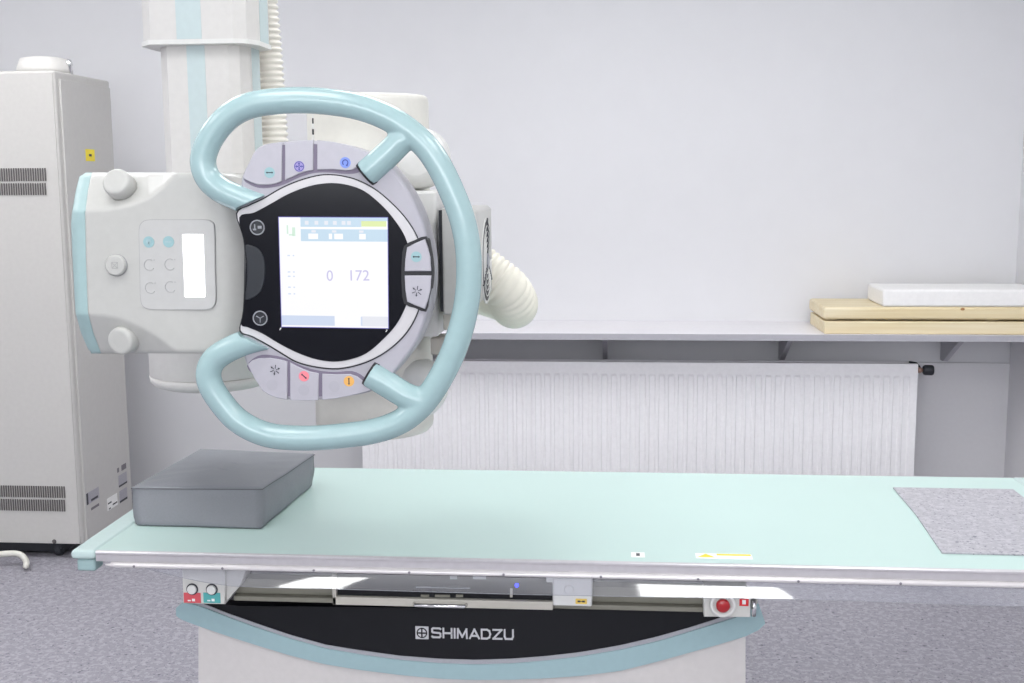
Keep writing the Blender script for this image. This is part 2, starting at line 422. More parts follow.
# ------------------------------------------------------------------ electrical cabinet at the left
cx1, cy0, cy1 = at(82, 545, Y=4.40).x, 4.40, 4.90
cz1, cz0 = at(56, 70, Y=4.40).z, at(80, 545, Y=4.40).z
cx0 = -3.15
ca = thing('electrical_cabinet', 'tall pale grey equipment cabinet with slotted vents at the left', 'cabinet', ((cx0 + cx1) / 2, 4.63, 0))
MB().box(cx0, cx1, cy0 + .004, cy1, cz0, cz1, M['cab'], .009, 3).build('body', ca)
MB().box(cx0 + .01, cx1 - .006, cy0 - .003, cy0 + .006, cz0 + .004, cz1 - .008, M['cab'], .003).build('front_panel', ca)
MB().box(cx1 - .002, cx1 + .008, cy0 + .035, cy1 - .012, cz0 + .004, cz1 - .03, M['cab'], .003).build('side_panel', ca)
for (pa, pb, xr) in (((0, 168), (46, 181), 46), ((0, 183), (46, 195), 46), ((0, 486), (65, 497.5), 65), ((0, 499.5), (65, 511), 65)):
    z1 = at(40, pa[1], Y=cy0 - .006).z; z0 = at(40, pb[1], Y=cy0 - .006).z; xe = at(xr, (pa[1] + pb[1]) / 2, Y=cy0 - .006).x
    b = MB(); x = xe
    while x > xe - .42:
        b.box(x - .0055, x, cy0 - .0068, cy0 - .0055, z0, z1, M['slot']); x -= .0098
    o = b.build('vent_slots', ca); o['kind'] = 'stuff'
p = at(55, 541, Y=cy0); MB().lathe((p.x, cy0 - .006, p.z), (0, -1, 0), [(0, .009), (.002, .009), (.003, .006)], M['slot'], 14).build('screw', ca)
def side_label(x0, x1, yt, yb, m, name='sticker', marks=None):
    X = cx1 + .008
    a, b_, c_ = at(x0, yt, X=X), at(x0, yb, X=X), at(x1, yb - (yb - yt) / 2, X=X)
    o = MB().box(X, X + .001, a.y, c_.y, b_.z, a.z, m)
    ya, yb_ = sorted((a.y, c_.y)); za, zb = sorted((a.z, b_.z))
    for (u0, u1, v0, v1) in marks or (): o.box(X + .001, X + .0014, ya + (yb_ - ya) * u0, ya + (yb_ - ya) * u1, za + (zb - za) * v0, za + (zb - za) * v1, M['ink'])
    return o.build(name, ca)
side_label(85.3, 94.5, 149, 161, M['yellow'], marks=[(.35, .65, .4, .6)])['label'] = 'yellow warning sticker'
side_label(85.9, 99.2, 494, 505.8, M['greylab'], marks=[(0, .14, 0, 1), (.35, .9, .1, .3)])
side_label(91, 99.2, 508, 510.6, M['darklab'])
side_label(106.9, 117.6, 499, 511.5, M['paper'], marks=[(.05, .4, .5, .62), (.5, .95, .2, .32), (.1, .3, .05, .15)])
side_label(118.2, 126.9, 476, 488, M['greylab'], marks=[(.0, 1, .0, .15)])
side_label(119, 127.2, 491.5, 503.8, M['greylab'], marks=[(0, 1, 0, .18)])
side_label(121.2, 126.1, 465.4, 471, M['darklab'])
side_label(117, 118.9, 468.5, 473, M['darklab'])
# feet / casters
for x in (cx1 - .12, cx0 + .12):
    for y in (cy0 + .05, cy1 - .07):
        b = MB().lathe((x - .012, y, .028), (1, 0, 0), [(0, .02), (.002, .028), (.022, .028), (.024, .02)], M['rubber'], 20)
        b.box(x - .02, x + .02, y - .02, y + .02, .03, cz0 + .002, M['rubber'], .003); b.build('caster', ca)
MB().box(cx0 + .06, cx1 - .10, cy0 + .05, cy1 - .06, .012, cz0, M['rubber'], .004).build('gap_shade', ca)  # black block added to darken the shaded gap under the cabinet
# domed ventilator on top
c = at(50, 66, Y=4.55); dx0 = at(18, 66, Y=4.55).x
r = .105
tp = at(45, 57.5, Y=4.55).z
dm = thing('roof_fan', 'low white domed cover standing on top of the grey cabinet', 'cover', ((dx0 + r), 4.56, cz1))
MB().lathe((dx0 + r, 4.56, cz1), (0, 0, 1), [(0, r), (.018, r), (.03, r * .97), (max(.034, tp - cz1 - .006), r * .86), (max(.038, tp - cz1), r * .6)], M['warm'], 40).build('dome', dm)
q = at(69, 66, Y=4.56)
MB().lathe((dx0 + 2 * r - .004, 4.56, cz1), (0, 0, 1), [(0, .012), (.03, .012), (.034, .016), (.05, .013), (.056, .004)], M['chrome'], 16).build('chrome_fitting', dm)['label'] = 'small chrome fitting'

# white cable on the floor
rc = .020
cz = rc + .001
path = crom([at(-40, 556, Z=cz), at(-12, 555.5, Z=cz + .03), at(8, 553.5, Z=.05), at(20, 554.5, Z=.045), at(26, 561, Z=.022), at(26, 566, Z=.02)], 8)
tag(MB().tube(path, .012, M['cream'], 14, dome=True).build('power_cable', None, tuple(path[len(path) // 2])), 'thick cream cable curling onto the floor at the left edge', 'cable')

# ------------------------------------------------------------------ the examination table
TX0, TX1, TY0, TY1, TZ = -1.216, 1.156, 2.432, 3.222, 0.70
et = thing('xray_table', 'long mint topped X-ray examination table on a white pedestal', 'table', (-0.33, 2.83, 0))
b = MB().box(TX0 + .058, TX1 - .058, TY0 + .006, TY1 - .006, TZ - .022, TZ, M['mint_top'])
b.build('table_top', et)
# end caps
for s, xa, xb in ((-1, TX0, TX0 + .0575), (1, TX1 - .0575, TX1)):
    b = MB().box(xa, xb, TY0 - .003, TY1 + .003, TZ - .02, TZ + .001, M['mint_cap'], .008, 3)
    b.build('end_cap', et)
    xm = (xa + xb) / 2 - s * .003
    MB().box(xm - .022, xm + .022, TY0 + .004, TY0 + .05, TZ - .05, TZ - .021, M['mint_trim'], .006, 2).build('corner_block', et)
# long aluminium side rails with a lip below
for yy, sg in ((TY0, 1), (TY1, -1)):
    b = MB()
    x0, x1 = TX0 + .058, TX1 - .058
    prof = [(0.006, TZ + .0005), (0.001, TZ - .0005), (-.001, TZ - .003), (-.001, TZ - .007), (.001, TZ - .009), (.001, TZ - .024), (.03, TZ - .024), (.03, TZ - .0222), (.006, TZ - .0222)]
    b.rings([[Vector((x, yy + sg * p, z)) for p, z in prof] for x in (x0, x1)], M['alu'], smooth=False)
    b.build('side_rail', et)
b = MB()
lx0 = at(107, 565, Y=TY0).x
b.tube([(lx0, TY0 - .004, TZ - .030), (lx0 + .03, TY0 - .006, TZ - .030), (TX1 - .08, TY0 - .006, TZ - .030)], [.002, .0055, .0055], M['alulip'], 12, dome=True)
b.box(lx0 + .01, TX1 - .08, TY0 - .004, TY0 + .02, TZ - .034, TZ - .0245, M['alulip'], .001)
b.build('accessory_rail', et)
for px in (136, 224, 315, 410, 504, 601, 698, 798, 900):
    x = at(px, 566, Y=TY0).x
    MB().lathe((x, TY0 - .0108, TZ - .030), (0, -1, 0), [(0, .003), (.0012, .003), (.0016, .002)], M['darklab'], 10).build('screw', et)
# clear plastic skirt: hangs below the rail, flaring outwards towards its lower edge
bot = [(107, 566), (131, 568.5), (155, 574), (180, 579.5), (205, 584), (230, 587), (262, 588.5), (300, 589.5), (332, 590), (504, 595), (620, 597.5), (840, 601.5), (960, 605.5), (1024, 607.5), (1060, 608)]
b = MB(); cols = []
for i in range(0, 121):
    px = 107 + (1040 - 107) * i / 120
    x = at(px, 569, Y=TY0).x
    if x > TX1 - .09: break
    zb = at(px, interp(bot, px), Y=TY0 - .02).z; ztop = TZ - .036
    wob = .0015 * math.sin(x * 9) + .001 * math.sin(x * 23 + 1)
    h = max(ztop - zb, .001)
    cols.append([Vector((x, TY0 + .004 - (.42 * (u * h) + (2.2 + wob * 60) * (u * h) ** 2), ztop - u * h)) for u in [k / 8 for k in range(9)]])
b.rings(cols, M['clear'], closed=False)
sk = b.build('skirt', et); sk['label'] = 'clear plastic strip'
b = MB().tube([c_[-1] for c_ in cols[4:]], .0007, M['iring'], 6); b.build('skirt_edge', et)

# pedestal
BX = -0.33
def bulge(X): return 2.475 + .075 * ((X - BX) / .67) ** 2
def on_base(px, py, off=0.0):
    Y = 2.49
    for _ in range(6): Y = bulge(at(px, py, Y=Y).x) + off
    return at(px, py, Y=Y)
def strip(name, x0, x1, top, bottom, m, off, thick, n=60, rows=3, back=None):
    b = MB(); rr = []
    for i in range(n + 1):
        px = x0 + (x1 - x0) * i / n
        a, c_ = interp(top, px), interp(bottom, px)
        col = [on_base(px, a + (c_ - a) * k / rows, off) for k in range(rows + 1)]
        rear = [Vector((v.x, back if back else v.y + thick, v.z)) for v in (col[-1], col[0])]
        rr.append(col + rear)
    b.rings(rr, m, smooth=False)
    return b.build(name, et)
g_top = [(183, 598), (195, 601), (206, 605), (232, 615), (259, 624.5), (290, 635), (326, 645), (360, 650.5), (400, 656), (440, 659), (474, 660), (510, 659), (544, 656.5), (580, 652.5), (620, 645.5), (658, 636.6), (690, 627.5), (712, 620.5), (740, 611), (752, 606)]
t_top = [(176, 608), (183, 602.5), (200, 606.5), (209.5, 610), (232, 619), (259, 628.7), (290, 639), (326, 649), (360, 655), (400, 660.5), (440, 663.8), (474, 665), (510, 664), (544, 661.3), (580, 657), (620, 650.2), (658, 641.6), (690, 632), (717, 623.5), (741, 616), (752, 606), (757, 602), (762, 608), (765, 622)]
t_bot = [(176, 616), (183, 620.5), (198, 626), (232, 637.5), (259, 646), (290, 655.5), (326, 664.5), (360, 670), (400, 675), (440, 678.8), (474, 680), (510, 679.8), (544, 678.5), (580, 676), (620, 671), (658, 661.5), (690, 652.5), (717, 645), (745, 636.6), (762, 628.4), (765, 624)]
f_top = [(190, 604), (240, 606.5), (700, 611.5), (760, 612)]
strip('fascia', 204, 722, [(204, 603), (240, 606), (722, 611)], g_top, M['fascia'], 0.0, .05)
strip('grey_stripe', 196, 752, g_top, [(x, y + .6) for x, y in t_top[2:-3]], M['stripe'], -.002, .05)
strip('teal_band', 176, 765, t_top, t_bot, M['teal'], -.006, .07, n=90)
# white pedestal body (solid, down to the floor)
b = MB(); rr = []
xL, xR = at(198, 640, Y=2.52).x, at(746, 640, Y=2.52).x
for z in (0.02, 0.45):
    ring = []
    for k in range(25):
        x = xL + (xR - xL) * k / 24; ring.append(Vector((x, bulge(x) + .004, z)))
    ring += [Vector((xR, 3.12, z)), Vector((xL, 3.12, z))]
    rr.append(ring)
b.rings(rr, M['base'], smooth=False)
b.build('pedestal', et)
MB().box(xL + .03, xR - .03, 2.58, 3.1, 0, .021, M['rubber']).build('foot_plate', et)
# sloping top of the pedestal follows the band
strip('pedestal_front', 198.5, 745.5, [(x, y - 3) for x, y in t_bot], [(198, 690), (746, 690)], M['base'], .002, .02)
MB().box(xL + .06, xR - .06, 2.56, 3.1, .44, .60, M['beamdark'], .004).build('lift_unit', et)
# underframe
uz1 = TZ - .036
ua, ub_ = at(236, 600, Y=2.5).x, at(704, 605, Y=2.5).x
zb0 = at(470, 609, Y=2.47).z
MB().box(ua, ub_, 2.500, 2.56, zb0 + .012, zb0 + .048, M['beam'], .002).box(ua, ub_, 2.484, 2.56, zb0, zb0 + .0115, M['beam'], .002).build('lower_beam', et)
MB().box(ua, ub_, 2.53, 3.14, zb0 + .049, uz1 - .014, M['beamdark']).build('slot_body', et)
MB().box(TX0 + .16, TX1 - .12, 2.47, 3.18, uz1 - .013, TZ - .0245, M['box'], .003).build('upper_frame', et)
# bucky tray
ta, tb = at(333, 590, Y=2.46).x, at(553, 600, Y=2.46).x
fz_t, fz_b = at(440, 599, Y=2.455), at(440, 607, Y=2.455)
b = MB()
b.box(ta, tb, 2.452, 2.478, fz_b.z, fz_t.z, M['trim'], .0015)
b.box(ta, ta + .009, 2.452, 2.5, fz_b.z, uz1 - .014, M['trim'], .0015)
b.build('tray_frame', et)
MB().box(ta + .01, tb, 2.462, 2.528, fz_t.z + .001, uz1 - .015, M['fascia']).build('tray_slot', et)
hz_ = at(440, 606, Y=2.44)
ha, hb = at(413, 605, Y=2.44).x, at(466, 606, Y=2.44).x
b = MB().tube([(ha, 2.455, hz_.z), (ha + .004, 2.44, hz_.z), (hb - .004, 2.44, hz_.z), (hb, 2.455, hz_.z)], .0042, M['chrome'], 10)
b.build('tray_handle', et)['label'] = 'shiny pull bar'
for x0_, y0_, x1_, y1_, m_ in ((450, 576, 457, 579, 'iring'), (473, 576, 486, 579, 'iring'), (421, 594.5, 429, 597, 'beam'), (435, 594.5, 450, 597, 'beam'), (456, 594.5, 463, 597, 'beam'), (416, 586.5, 470, 588.5, 'iring'), (510, 588.5, 512.5, 597, 'trim')):
    a, c_ = at(x0_, y0_, Y=2.46), at(x1_, y1_, Y=2.46)
    MB().box(a.x, c_.x, 2.4575, 2.463, c_.z, a.z, M[m_]).build('tray_fitting', et)
p = at(516.7, 585.5, Y=2.458)
MB().lathe(p, (0, -1, 0), [(-.003, .0045), (0, .0045), (.002, .003)], M['led'], 14).build('indicator_lamp', et)['label'] = 'glowing blue lamp'
# white sensor box beside the slot
a, c_ = at(552.5, 577, Y=2.45), at(592, 607, Y=2.45)
b = MB().box(a.x, c_.x, 2.45, 2.53, c_.z, a.z, M['cool'], .004)
a, c_ = at(546, 576.5, Y=2.45), at(592, 584, Y=2.45); b.box(a.x, c_.x - .001, 2.4515, 2.53, c_.z, a.z, M['cool'], .003)
bo = b.build('sensor_box', et)
p = at(569, 589.5, Y=2.45); MB().lathe((p.x, 2.45, p.z), (0, -1, 0), [(-.001, .0105), (.0015, .0105), (.003, .009)], M['cool'], 24).build('button', bo)
a, c_ = at(575.5, 598.5, Y=2.45), at(587, 604, Y=2.45)
b = MB().prism(rounded(a.x, c_.x, c_.z, a.z, .002), 2.4488, 2.4502, M['ochre'])
for q in (.3, .7): b.box(a.x + (c_.x - a.x) * q - .003, a.x + (c_.x - a.x) * q + .003, 2.4483, 2.4489, c_.z + .004, a.z - .004, M['ink'])
b.box(a.x + .009, c_.x - .009, 2.4483, 2.4489, (a.z + c_.z) / 2 - .0008, (a.z + c_.z) / 2 + .0008, M['ink'])
b.build('sticker', bo)['label'] = 'small yellow sticker with dark marks'
# left control box with two round buttons
Yk = 2.455
o4 = outline([(182, 568), (225, 568), (225, 604.5), (183, 603.5)], Yk, smooth=False)
b = MB().prism(o4, Yk, 2.60, M['box'], .003)
cbx = b.build('control_box', et)
b = MB().prism(outline([(225.5, 570), (246, 570), (240, 586), (228, 600), (225.5, 603)], Yk + .012, smooth=False), Yk + .012, 2.56, M['box'], .002)
b.build('box_wedge', cbx)
for px, py, m in ((192.4, 589, M['redlab']), (212, 589.3, M['teallab'])):
    p = at(px, py, Y=Yk)
    a, c_ = at(px - 8.7, 592.5, Y=Yk), at(px + 8.7, 603, Y=Yk)
    b = MB().box(a.x, c_.x, Yk - .001, Yk + .001, c_.z, a.z, m)
    b.box(a.x + .009, a.x + .016, Yk - .0014, Yk - .0009, c_.z + .004, c_.z + .007, M['paper']); b.box(a.x + .019, a.x + .026, Yk - .0014, Yk - .0009, c_.z + .004, c_.z + .010, M['paper'])
    b.build('sticker', cbx)['label'] = 'red sticker' if m is M['redlab'] else 'teal sticker'
    b = MB().lathe((p.x, Yk, p.z), (0, -1, 0), [(-.001, .0135), (.002, .0135), (.0025, .0125)], M['ink'], 28)
    b.lathe((p.x, Yk, p.z), (0, -1, 0), [(.001, .0105), (.006, .0105), (.007, .0095)], M['cool'], 28)
    b.build('button', cbx)
# right control box with the red emergency stop
Ye = 2.46
b = MB().prism(outline([(703.5, 597), (750.5, 597), (750.5, 617.5), (704, 617)], Ye, smooth=False), Ye, 2.60, M['box'], .003)
eb = b.build('stop_box', et)
p = at(722.8, 605, Y=Ye - .01)
b = MB().lathe((p.x, Ye, p.z), (0, -1, 0), [(-.001, .0285), (.010, .0285), (.014, .0265), (.014, .0215), (.004, .018)], M['cool'], 40)
b.build('collar', eb)
b = MB().lathe((p.x, Ye, p.z), (0, -1, 0), [(.003, .009), (.008, .009), (.009, .0145), (.017, .0150), (.020, .012), (.021, .003)], M['red'], 32)
b.build('stop_button', eb)['label'] = 'red mushroom button'
a, c_ = at(739.5, 598, Y=Ye), at(748.5, 606, Y=Ye)
b = MB().box(a.x, c_.x, Ye - .001, Ye + .001, c_.z, a.z, M['redlab2'])
b.box(a.x + .006, c_.x - .006, Ye - .0014, Ye - .0009, c_.z + .004, a.z - .004, M['paper'])
b.build('sticker', eb)['label'] = 'red sticker'
a, c_ = at(752, 600, Y=2.5), at(757, 616, Y=2.5)
b = MB().tube([(a.x + .004, 2.5, c_.z), (a.x + .004, 2.5, a.z)], .006, M['chrome'], 14); b.box(a.x - .002, a.x + .012, 2.5, 2.56, a.z - .008, a.z, M['trim'])
b.build('hinge', et)
# lettering and emblem on the fascia
p = on_base(473.5, 633.5, -.001)
Lm = M['iring']; Lm = mat('printed_letters', (196, 196, 200), 0.5)
tb_ = MB()
x0 = on_base(431, 632.6).x; x1 = on_base(514, 634.5).x; zc = on_base(472, 633.6).z
LET = {'S': [[(1, .93), (.88, 1), (.12, 1), (0, .9), (0, .62), (.12, .53), (.88, .47), (1, .38), (1, .1), (.88, 0), (.12, 0), (0, .07)]],
       'H': [[(0, 0), (0, 1)], [(1, 0), (1, 1)], [(0, .5), (1, .5)]], 'I': [[(0, 0), (0, 1)]],
       'M': [[(0, 0), (.04, 1), (.5, .12), (.96, 1), (1, 0)]], 'A': [[(0, 0), (.5, 1), (1, 0)], [(.2, .28), (.8, .28)]],
       'D': [[(-.04, 0), (-.04, 1), (.6, 1), (.88, .86), (1, .5), (.88, .14), (.6, 0), (-.04, 0)]], 'Z': [[(0, 1), (1, 1), (0, 0), (1, 0)]],
       'U': [[(0, 1), (0, .25), (.12, 0), (.88, 0), (1, .25), (1, 1)]]}
WID = {'I': 0, 'M': 1.12, 'A': 1.1}
x0 = on_base(432.3, 632.6).x; x1 = on_base(513, 634.5).x; zc = on_base(472, 633.6).z
hL = (on_base(472, 628.6).z - on_base(472, 639).z); wL = .0038
tot = sum(WID.get(ch, 1) for ch in 'SHIMADZU'); gap = .0068
unit = (x1 - x0 - 7 * gap) / tot; cur = x0
for ch in 'SHIMADZU':
    wch = WID.get(ch, 1) * unit; b = MB()
    for line in LET[ch]:
        P = [Vector((cur + u * wch, 0, zc + (v - .5) * (hL - wL) - .022 * (cur - x0) * 0)) for u, v in line]
        for n_seg, (p_, q_) in enumerate(zip(P, P[1:])):
            d = (q_ - p_).normalized() * (wL / 2); n_ = Vector((-d.z, 0, d.x)); p2, q2 = p_ - d, q_ + d
            y_ = bulge(cur) - .0018 - .00012 * n_seg - (.0009 if line is not LET[ch][0] else 0)
            b.prism([(v.x, v.z) for v in (p2 - n_, q2 - n_, q2 + n_, p2 + n_)], y_, y_ + .004, Lm)
    b.build('letter', et)
    cur += wch + gap

a, c_ = on_base(415.5, 625.5), on_base(428.7, 639.5)
b = MB(); ex, ez = (a.x + c_.x) / 2, (a.z + c_.z) / 2; r_ = (c_.x - a.x) / 2; ye = bulge(ex)
b.prism([(ex - r_, ez - r_), (ex + r_, ez - r_), (ex + r_, ez + r_), (ex - r_, ez + r_)], ye - .002, ye + .003, Lm)
b.prism(circle(ex, ez, r_ * .82), ye - .0026, ye - .0019, M['fascia'])
b.prism(circle(ex, ez, r_ * .64), ye - .0030, ye - .0025, Lm)
b.box(ex - r_ * .7, ex + r_ * .7, ye - .0036, ye - .0029, ez - r_ * .11, ez + r_ * .11, M['fascia'])
b.box(ex - r_ * .11, ex + r_ * .11, ye - .0036, ye - .0029, ez - r_ * .7, ez + r_ * .7, M['fascia'])
b.build('emblem', et)
# stickers on the table top
def top_label(x0, y0, x1, y1, m):
    a, c_ = at(x0, y0, Z=TZ), at(x1, y1, Z=TZ); return a, c_, MB().box(a.x, c_.x, a.y, c_.y, TZ, TZ + .0006, m)
a, c_, b = top_label(695, 553.3, 753, 559.5, M['paper'])
for q in (b,):
    tx = at(706, 556, Z=TZ).x
    V = [q.bm.verts.new((tx + dx, a.y + (c_.y - a.y) * f, TZ + .0010)) for dx, f in ((-.019, .8), (.019, .8), (.0, .12))]; q.face(V, M['yellow'])
    y_ = a.y + (c_.y - a.y) * .08; q.box(at(717, 556, Z=TZ).x, c_.x - .002, y_, y_ + (c_.y - a.y) * .3, TZ + .0005, TZ + .0009, M['yellow'])
b.build('warning_sticker', et)['label'] = 'white and yellow warning sticker'
a, c_, b = top_label(631, 552.3, 645, 557.5, M['paper'])
xm = (a.x + c_.x) / 2; b.box(xm - .004, xm + .004, min(a.y, c_.y) + .008, max(a.y, c_.y) - .008, TZ + .0005, TZ + .0009, M['ink'])
b.build('sticker', et)['label'] = 'small white sticker with a black mark'

# speckled sheet lying on the table
P4 = [at(893, 488.5, Z=TZ), at(942, 554, Z=TZ)]
b = MB()
ol = [(P4[0].x, P4[0].y), (P4[0].x - .004 + .0, P4[0].y - .25), (P4[1].x, P4[1].y), (TX1 - .10, P4[1].y - .005), (TX1 - .10, P4[0].y)]
b.rings([[Vector((x, y, z)) for x, y in ol] for z in (TZ + .0006, TZ + .0036)], M['patch'], smooth=False)
tag(b.build('vinyl_sheet', None, (0.9, 2.8, TZ)), 'speckled grey vinyl sheet lying on the right part of the mint table', 'sheet')

# foam cushion
q0 = [at(137, 526.5, Z=TZ + .002), at(262, 530, Z=TZ + .002), at(312, 487, Z=TZ + .002)]
H = .0815
tl, tr, trb, tlb = at(135.3, 488, Z=TZ + H), at(261.5, 488.3, Z=TZ + H), at(313.5, 454.5, Z=TZ + H), at(202, 449.8, Z=TZ + H)
print('cushion', [tuple(round(c, 3) for c in v) for v in (q0[0], q0[1], q0[2], tl, tr, trb, tlb)])
bl = Vector((q0[0].x - .006, q0[0].y + .006, 0)); br = Vector((q0[1].x - .002, q0[1].y + .006, 0)); brb = Vector((q0[2].x, q0[2].y + .0, 0)); blb = Vector((bl.x + (brb.x - br.x), brb.y + .01, 0))
def quadgrid(c4, z, n=14, wave=0):
    A, B, Cc, D = c4; g = []
    for j in range(n + 1):
        row = []
        for i in range(n + 1):
            u, v = i / n, j / n
            p = A * (1 - u) * (1 - v) + B * u * (1 - v) + Cc * u * v + D * (1 - u) * v
            row.append(p)
        g.append(row)
    return g
b = MB()
def perim(c4, n=16):
    A, B, Cc, D = c4; r = []
    for P, Q in ((A, B), (B, Cc), (Cc, D), (D, A)):
        for k in range(n):
            t = k / n; r.append(P.lerp(Q, t))
    return r
Bt = perim([bl, br, brb, blb]); Tp = perim([Vector((v.x, v.y + .003, 0)) for v in (tl - Vector((.008, 0, 0)), tr, trb, tlb - Vector((.006, 0, 0)))])
cen = sum(Bt, Vector()) / len(Bt)
rr = []
prof = [(0.0, -.006), (.004, -.001), (.012, 0.0), (.25 * H, .0025), (.5 * H, .004), (.75 * H, .0025), (H - .006, 0.001), (H - .003, 0.003), (H - .001, .002), (H + .0005, -.002)]
for z, e in prof:
    t = z / H; ring = []
    for i, (p, q) in enumerate(zip(Bt, Tp)):
        v = p.lerp(q, min(1, t)); d = (v - cen).normalized()
        wr = .0012 * math.sin(i * 1.7 + z * 90) * math.sin(math.pi * min(1, t)) + .0008 * math.sin(i * .6 + z * 160)
        v = v + d * (e + wr); ring.append(Vector((v.x, v.y, TZ + .0015 + z)))
    rr.append(ring)
b.rings(rr, M['cushion'], cap1=False)
# top: crowned grid
top = rr[-1]; last = [b.bm.verts.new(p) for p in top]
cen2 = sum(top, Vector()) / len(top)
for s in (.93, .8, .6, .4, .2):
    new = []
    for i, p in enumerate(top):
        v = cen2.lerp(p, s); crown = .0045 * (1 - s ** 3)
        a_ = i / len(top) * 2 * math.pi
        v.z = TZ + H + .002 + crown + .0016 * math.sin(v.x * 75 + v.y * 28) * (1 - s * s) + .0010 * math.sin(v.y * 90 - v.x * 30) * s
        new.append(b.bm.verts.new(v))
    for i in range(len(top)): b.face([last[i], last[(i + 1) % len(top)], new[(i + 1) % len(top)], new[i]], M['cushion'], True)
    last = new
b.face(last, M['cushion'])
bmesh.ops.remove_doubles(b.bm, verts=b.bm.verts, dist=1e-5)
cu_ = thing('foam_cushion', 'grey vinyl covered foam block on the left end of the mint table', 'cushion', ((tl.x + trb.x) / 2, (tl.y + trb.y) / 2, TZ + .001))
b.build('cover', cu_)
b = MB(); sp = rr[7]; b.tube([v + (v - cen2).normalized() * .001 for v in sp] + [sp[0]], .0008, M['seam'], 6); b.build('seam', cu_)

# ------------------------------------------------------------------ the ceiling-hung X-ray tube stand
Yc = 2.045      # front plane of the control console
YK = 2.86       # axis of the telescopic column
colc = at(209, 120, Y=YK)
st = thing('xray_tube_stand', 'ceiling hung X-ray tube unit with ring handle, console and white column', 'medical equipment', (colc.x, YK, ZC))
def column(zb, zt_, xl, xr, yf, yb, m, stripes, ch=.035, rim=False):
    ring = [(xl + ch * .8, yf), (xr - ch, yf), (xr - ch * .35, yf + ch * .35), (xr, yf + ch * 1.3), (xr, yb - ch), (xr - ch, yb), (xl + ch, yb), (xl, yb - ch), (xl, yf + ch)]
    b = MB(); b.rings([[Vector((x, y, z)) for x, y in ring] for z in (zb, zt_)], m, smooth=False)
    for (kind, a, c_) in stripes:
        if kind == 'f': b.box(a, c_, yf - .0012, yf + .001, zb + .0005, zt_, M['mint_stripe'])
        else: b.box(xr - .001, xr + .0012, a, c_, zb + .0005, zt_, M['mint_stripe'])
    return b
def sx(px, py, Y): return at(px, py, Y=Y).x
lyf, lyb = YK - .135, YK + .03
lxl, lxr = sx(158.5, 60, lyf + .02), sx(251, 60, lyf + .06)
# lower (inner) column
jz1 = at(210, 250, Y=YK).z
b = column(jz1 - .05, 2.2, lxl, lxr, lyf, lyb, M['warm'], [('f', sx(187, 60, lyf), sx(205, 60, lyf)), ('s', lyf + .065, lyf + .125)], .036)
b.build('inner_column', st)
uyf, uyb = YK - .165, YK + .02
uxl, uxr = sx(140.5, 20, uyf + .03), sx(262, 20, uyf + .09)
uz = at(200, 39, Y=uyf).z
b = column(uz, ZC - .1, uxl, uxr, uyf, uyb, M['warm'], [('f', sx(176, 20, uyf), sx(201, 20, uyf)), ('s', uyf + .07, uyf + .135)], .042)
b.build('outer_column', st)
b = column(uz - .011, uz - .0003, uxl - .004, uxr + .004, uyf - .004, uyb + .004, M['cool'], [], .043); b.build('column_rim', st)
MB().box(uxl - .12, uxr + .12, uyf - .12, uyb + .12, ZC - .1, ZC - .001, M['warm'], .01).build('ceiling_carriage', st)
# swivel joint at the foot of the column
jc = at(213.5, 385, Y=YK); jr = 63.5 * YK / FP
zseam = at(205, 383, Y=YK - jr).z; zbot = at(205, 395, Y=YK - jr * .9).z
b = MB().lathe((jc.x, YK, 0), (0, 0, 1), [(zseam + .001, jr * .985), (zseam + .002, jr * .99), (jz1 + .02, jr * .99), (jz1 + .03, jr * .95)], M['warm'], 64)
b.build('swivel_joint', st)
h_ = zseam - zbot
b = MB().lathe((jc.x, YK, 0), (0, 0, 1), [(zbot, jr * .55), (zbot + .001, jr * .8), (zbot + h_ * .25, jr * .93), (zbot + h_ * .55, jr * .985), (zseam - .001, jr), (zseam + .0005, jr * .97)], M['warm'], 64)
b.build('joint_cap', st)

# X-ray tube housing: upright cylinder
Yt = 2.44
tcx = at(371.5, 260, Y=Yt).x; tr_ = 60.3 * Yt / FP
zt1 = at(371, 92, Y=Yt - tr_).z; zt0 = at(374, 443, Y=Yt - tr_).z
MB().lathe((tcx, Yt, 0), (0, 0, 1), [(zt0, tr_ * .86), (zt0 + .003, tr_ * .93), (zt0 + .012, tr_ * .985), (zt0 + .022, tr_), (zt1 - .012, tr_), (zt1 - .005, tr_ * .99), (zt1, tr_ * .96)], M['cream'], 72).build('tube_housing', st)
for (px, py, r_, nm) in ((415.5, 158, 31, 'cable_socket'), (414, 392, 31, 'cable_socket')):
    ysf = 2.34; p = at(px, py, Y=ysf); rr_ = r_ * ysf / FP
    b = MB().lathe((p.x, ysf, p.z), (0, 1, 0), [(0, rr_ * .55), (.006, rr_ * .8), (.018, rr_ * .94), (.03, rr_), (.045, rr_), (.047, rr_ * .96), (.049, rr_), (.07, rr_)], M['cool'], 48)
    b.build(nm, st)
# mounting block and arm to the column
ybk = 2.30
a, c_ = at(404, 191, Y=ybk), at(438.5, 337, Y=ybk)
b = MB().box(a.x - .04, c_.x, ybk, 2.62, c_.z, a.z, M['cool'], .006); b.build('mounting_block', st)
p0 = at(330, 270, Y=2.66)
MB().box(jc.x, c_.x - .02, 2.56, 2.80, p0.z - .11, p0.z + .11, M['warm'], .02).build('support_arm', st)
MB().box(tcx - .17, tcx + .04, 2.2, 2.36, at(300, 340, Y=2.2).z, at(300, 190, Y=2.2).z, M['warm'], .01).build('console_mount', st)
# small bracket below the block
a = at(436, 338, Y=2.33); MB().box(a.x - .012, a.x + .02, 2.33, 2.40, a.z - .035, a.z, M['trim'], .003).build('latch', st)
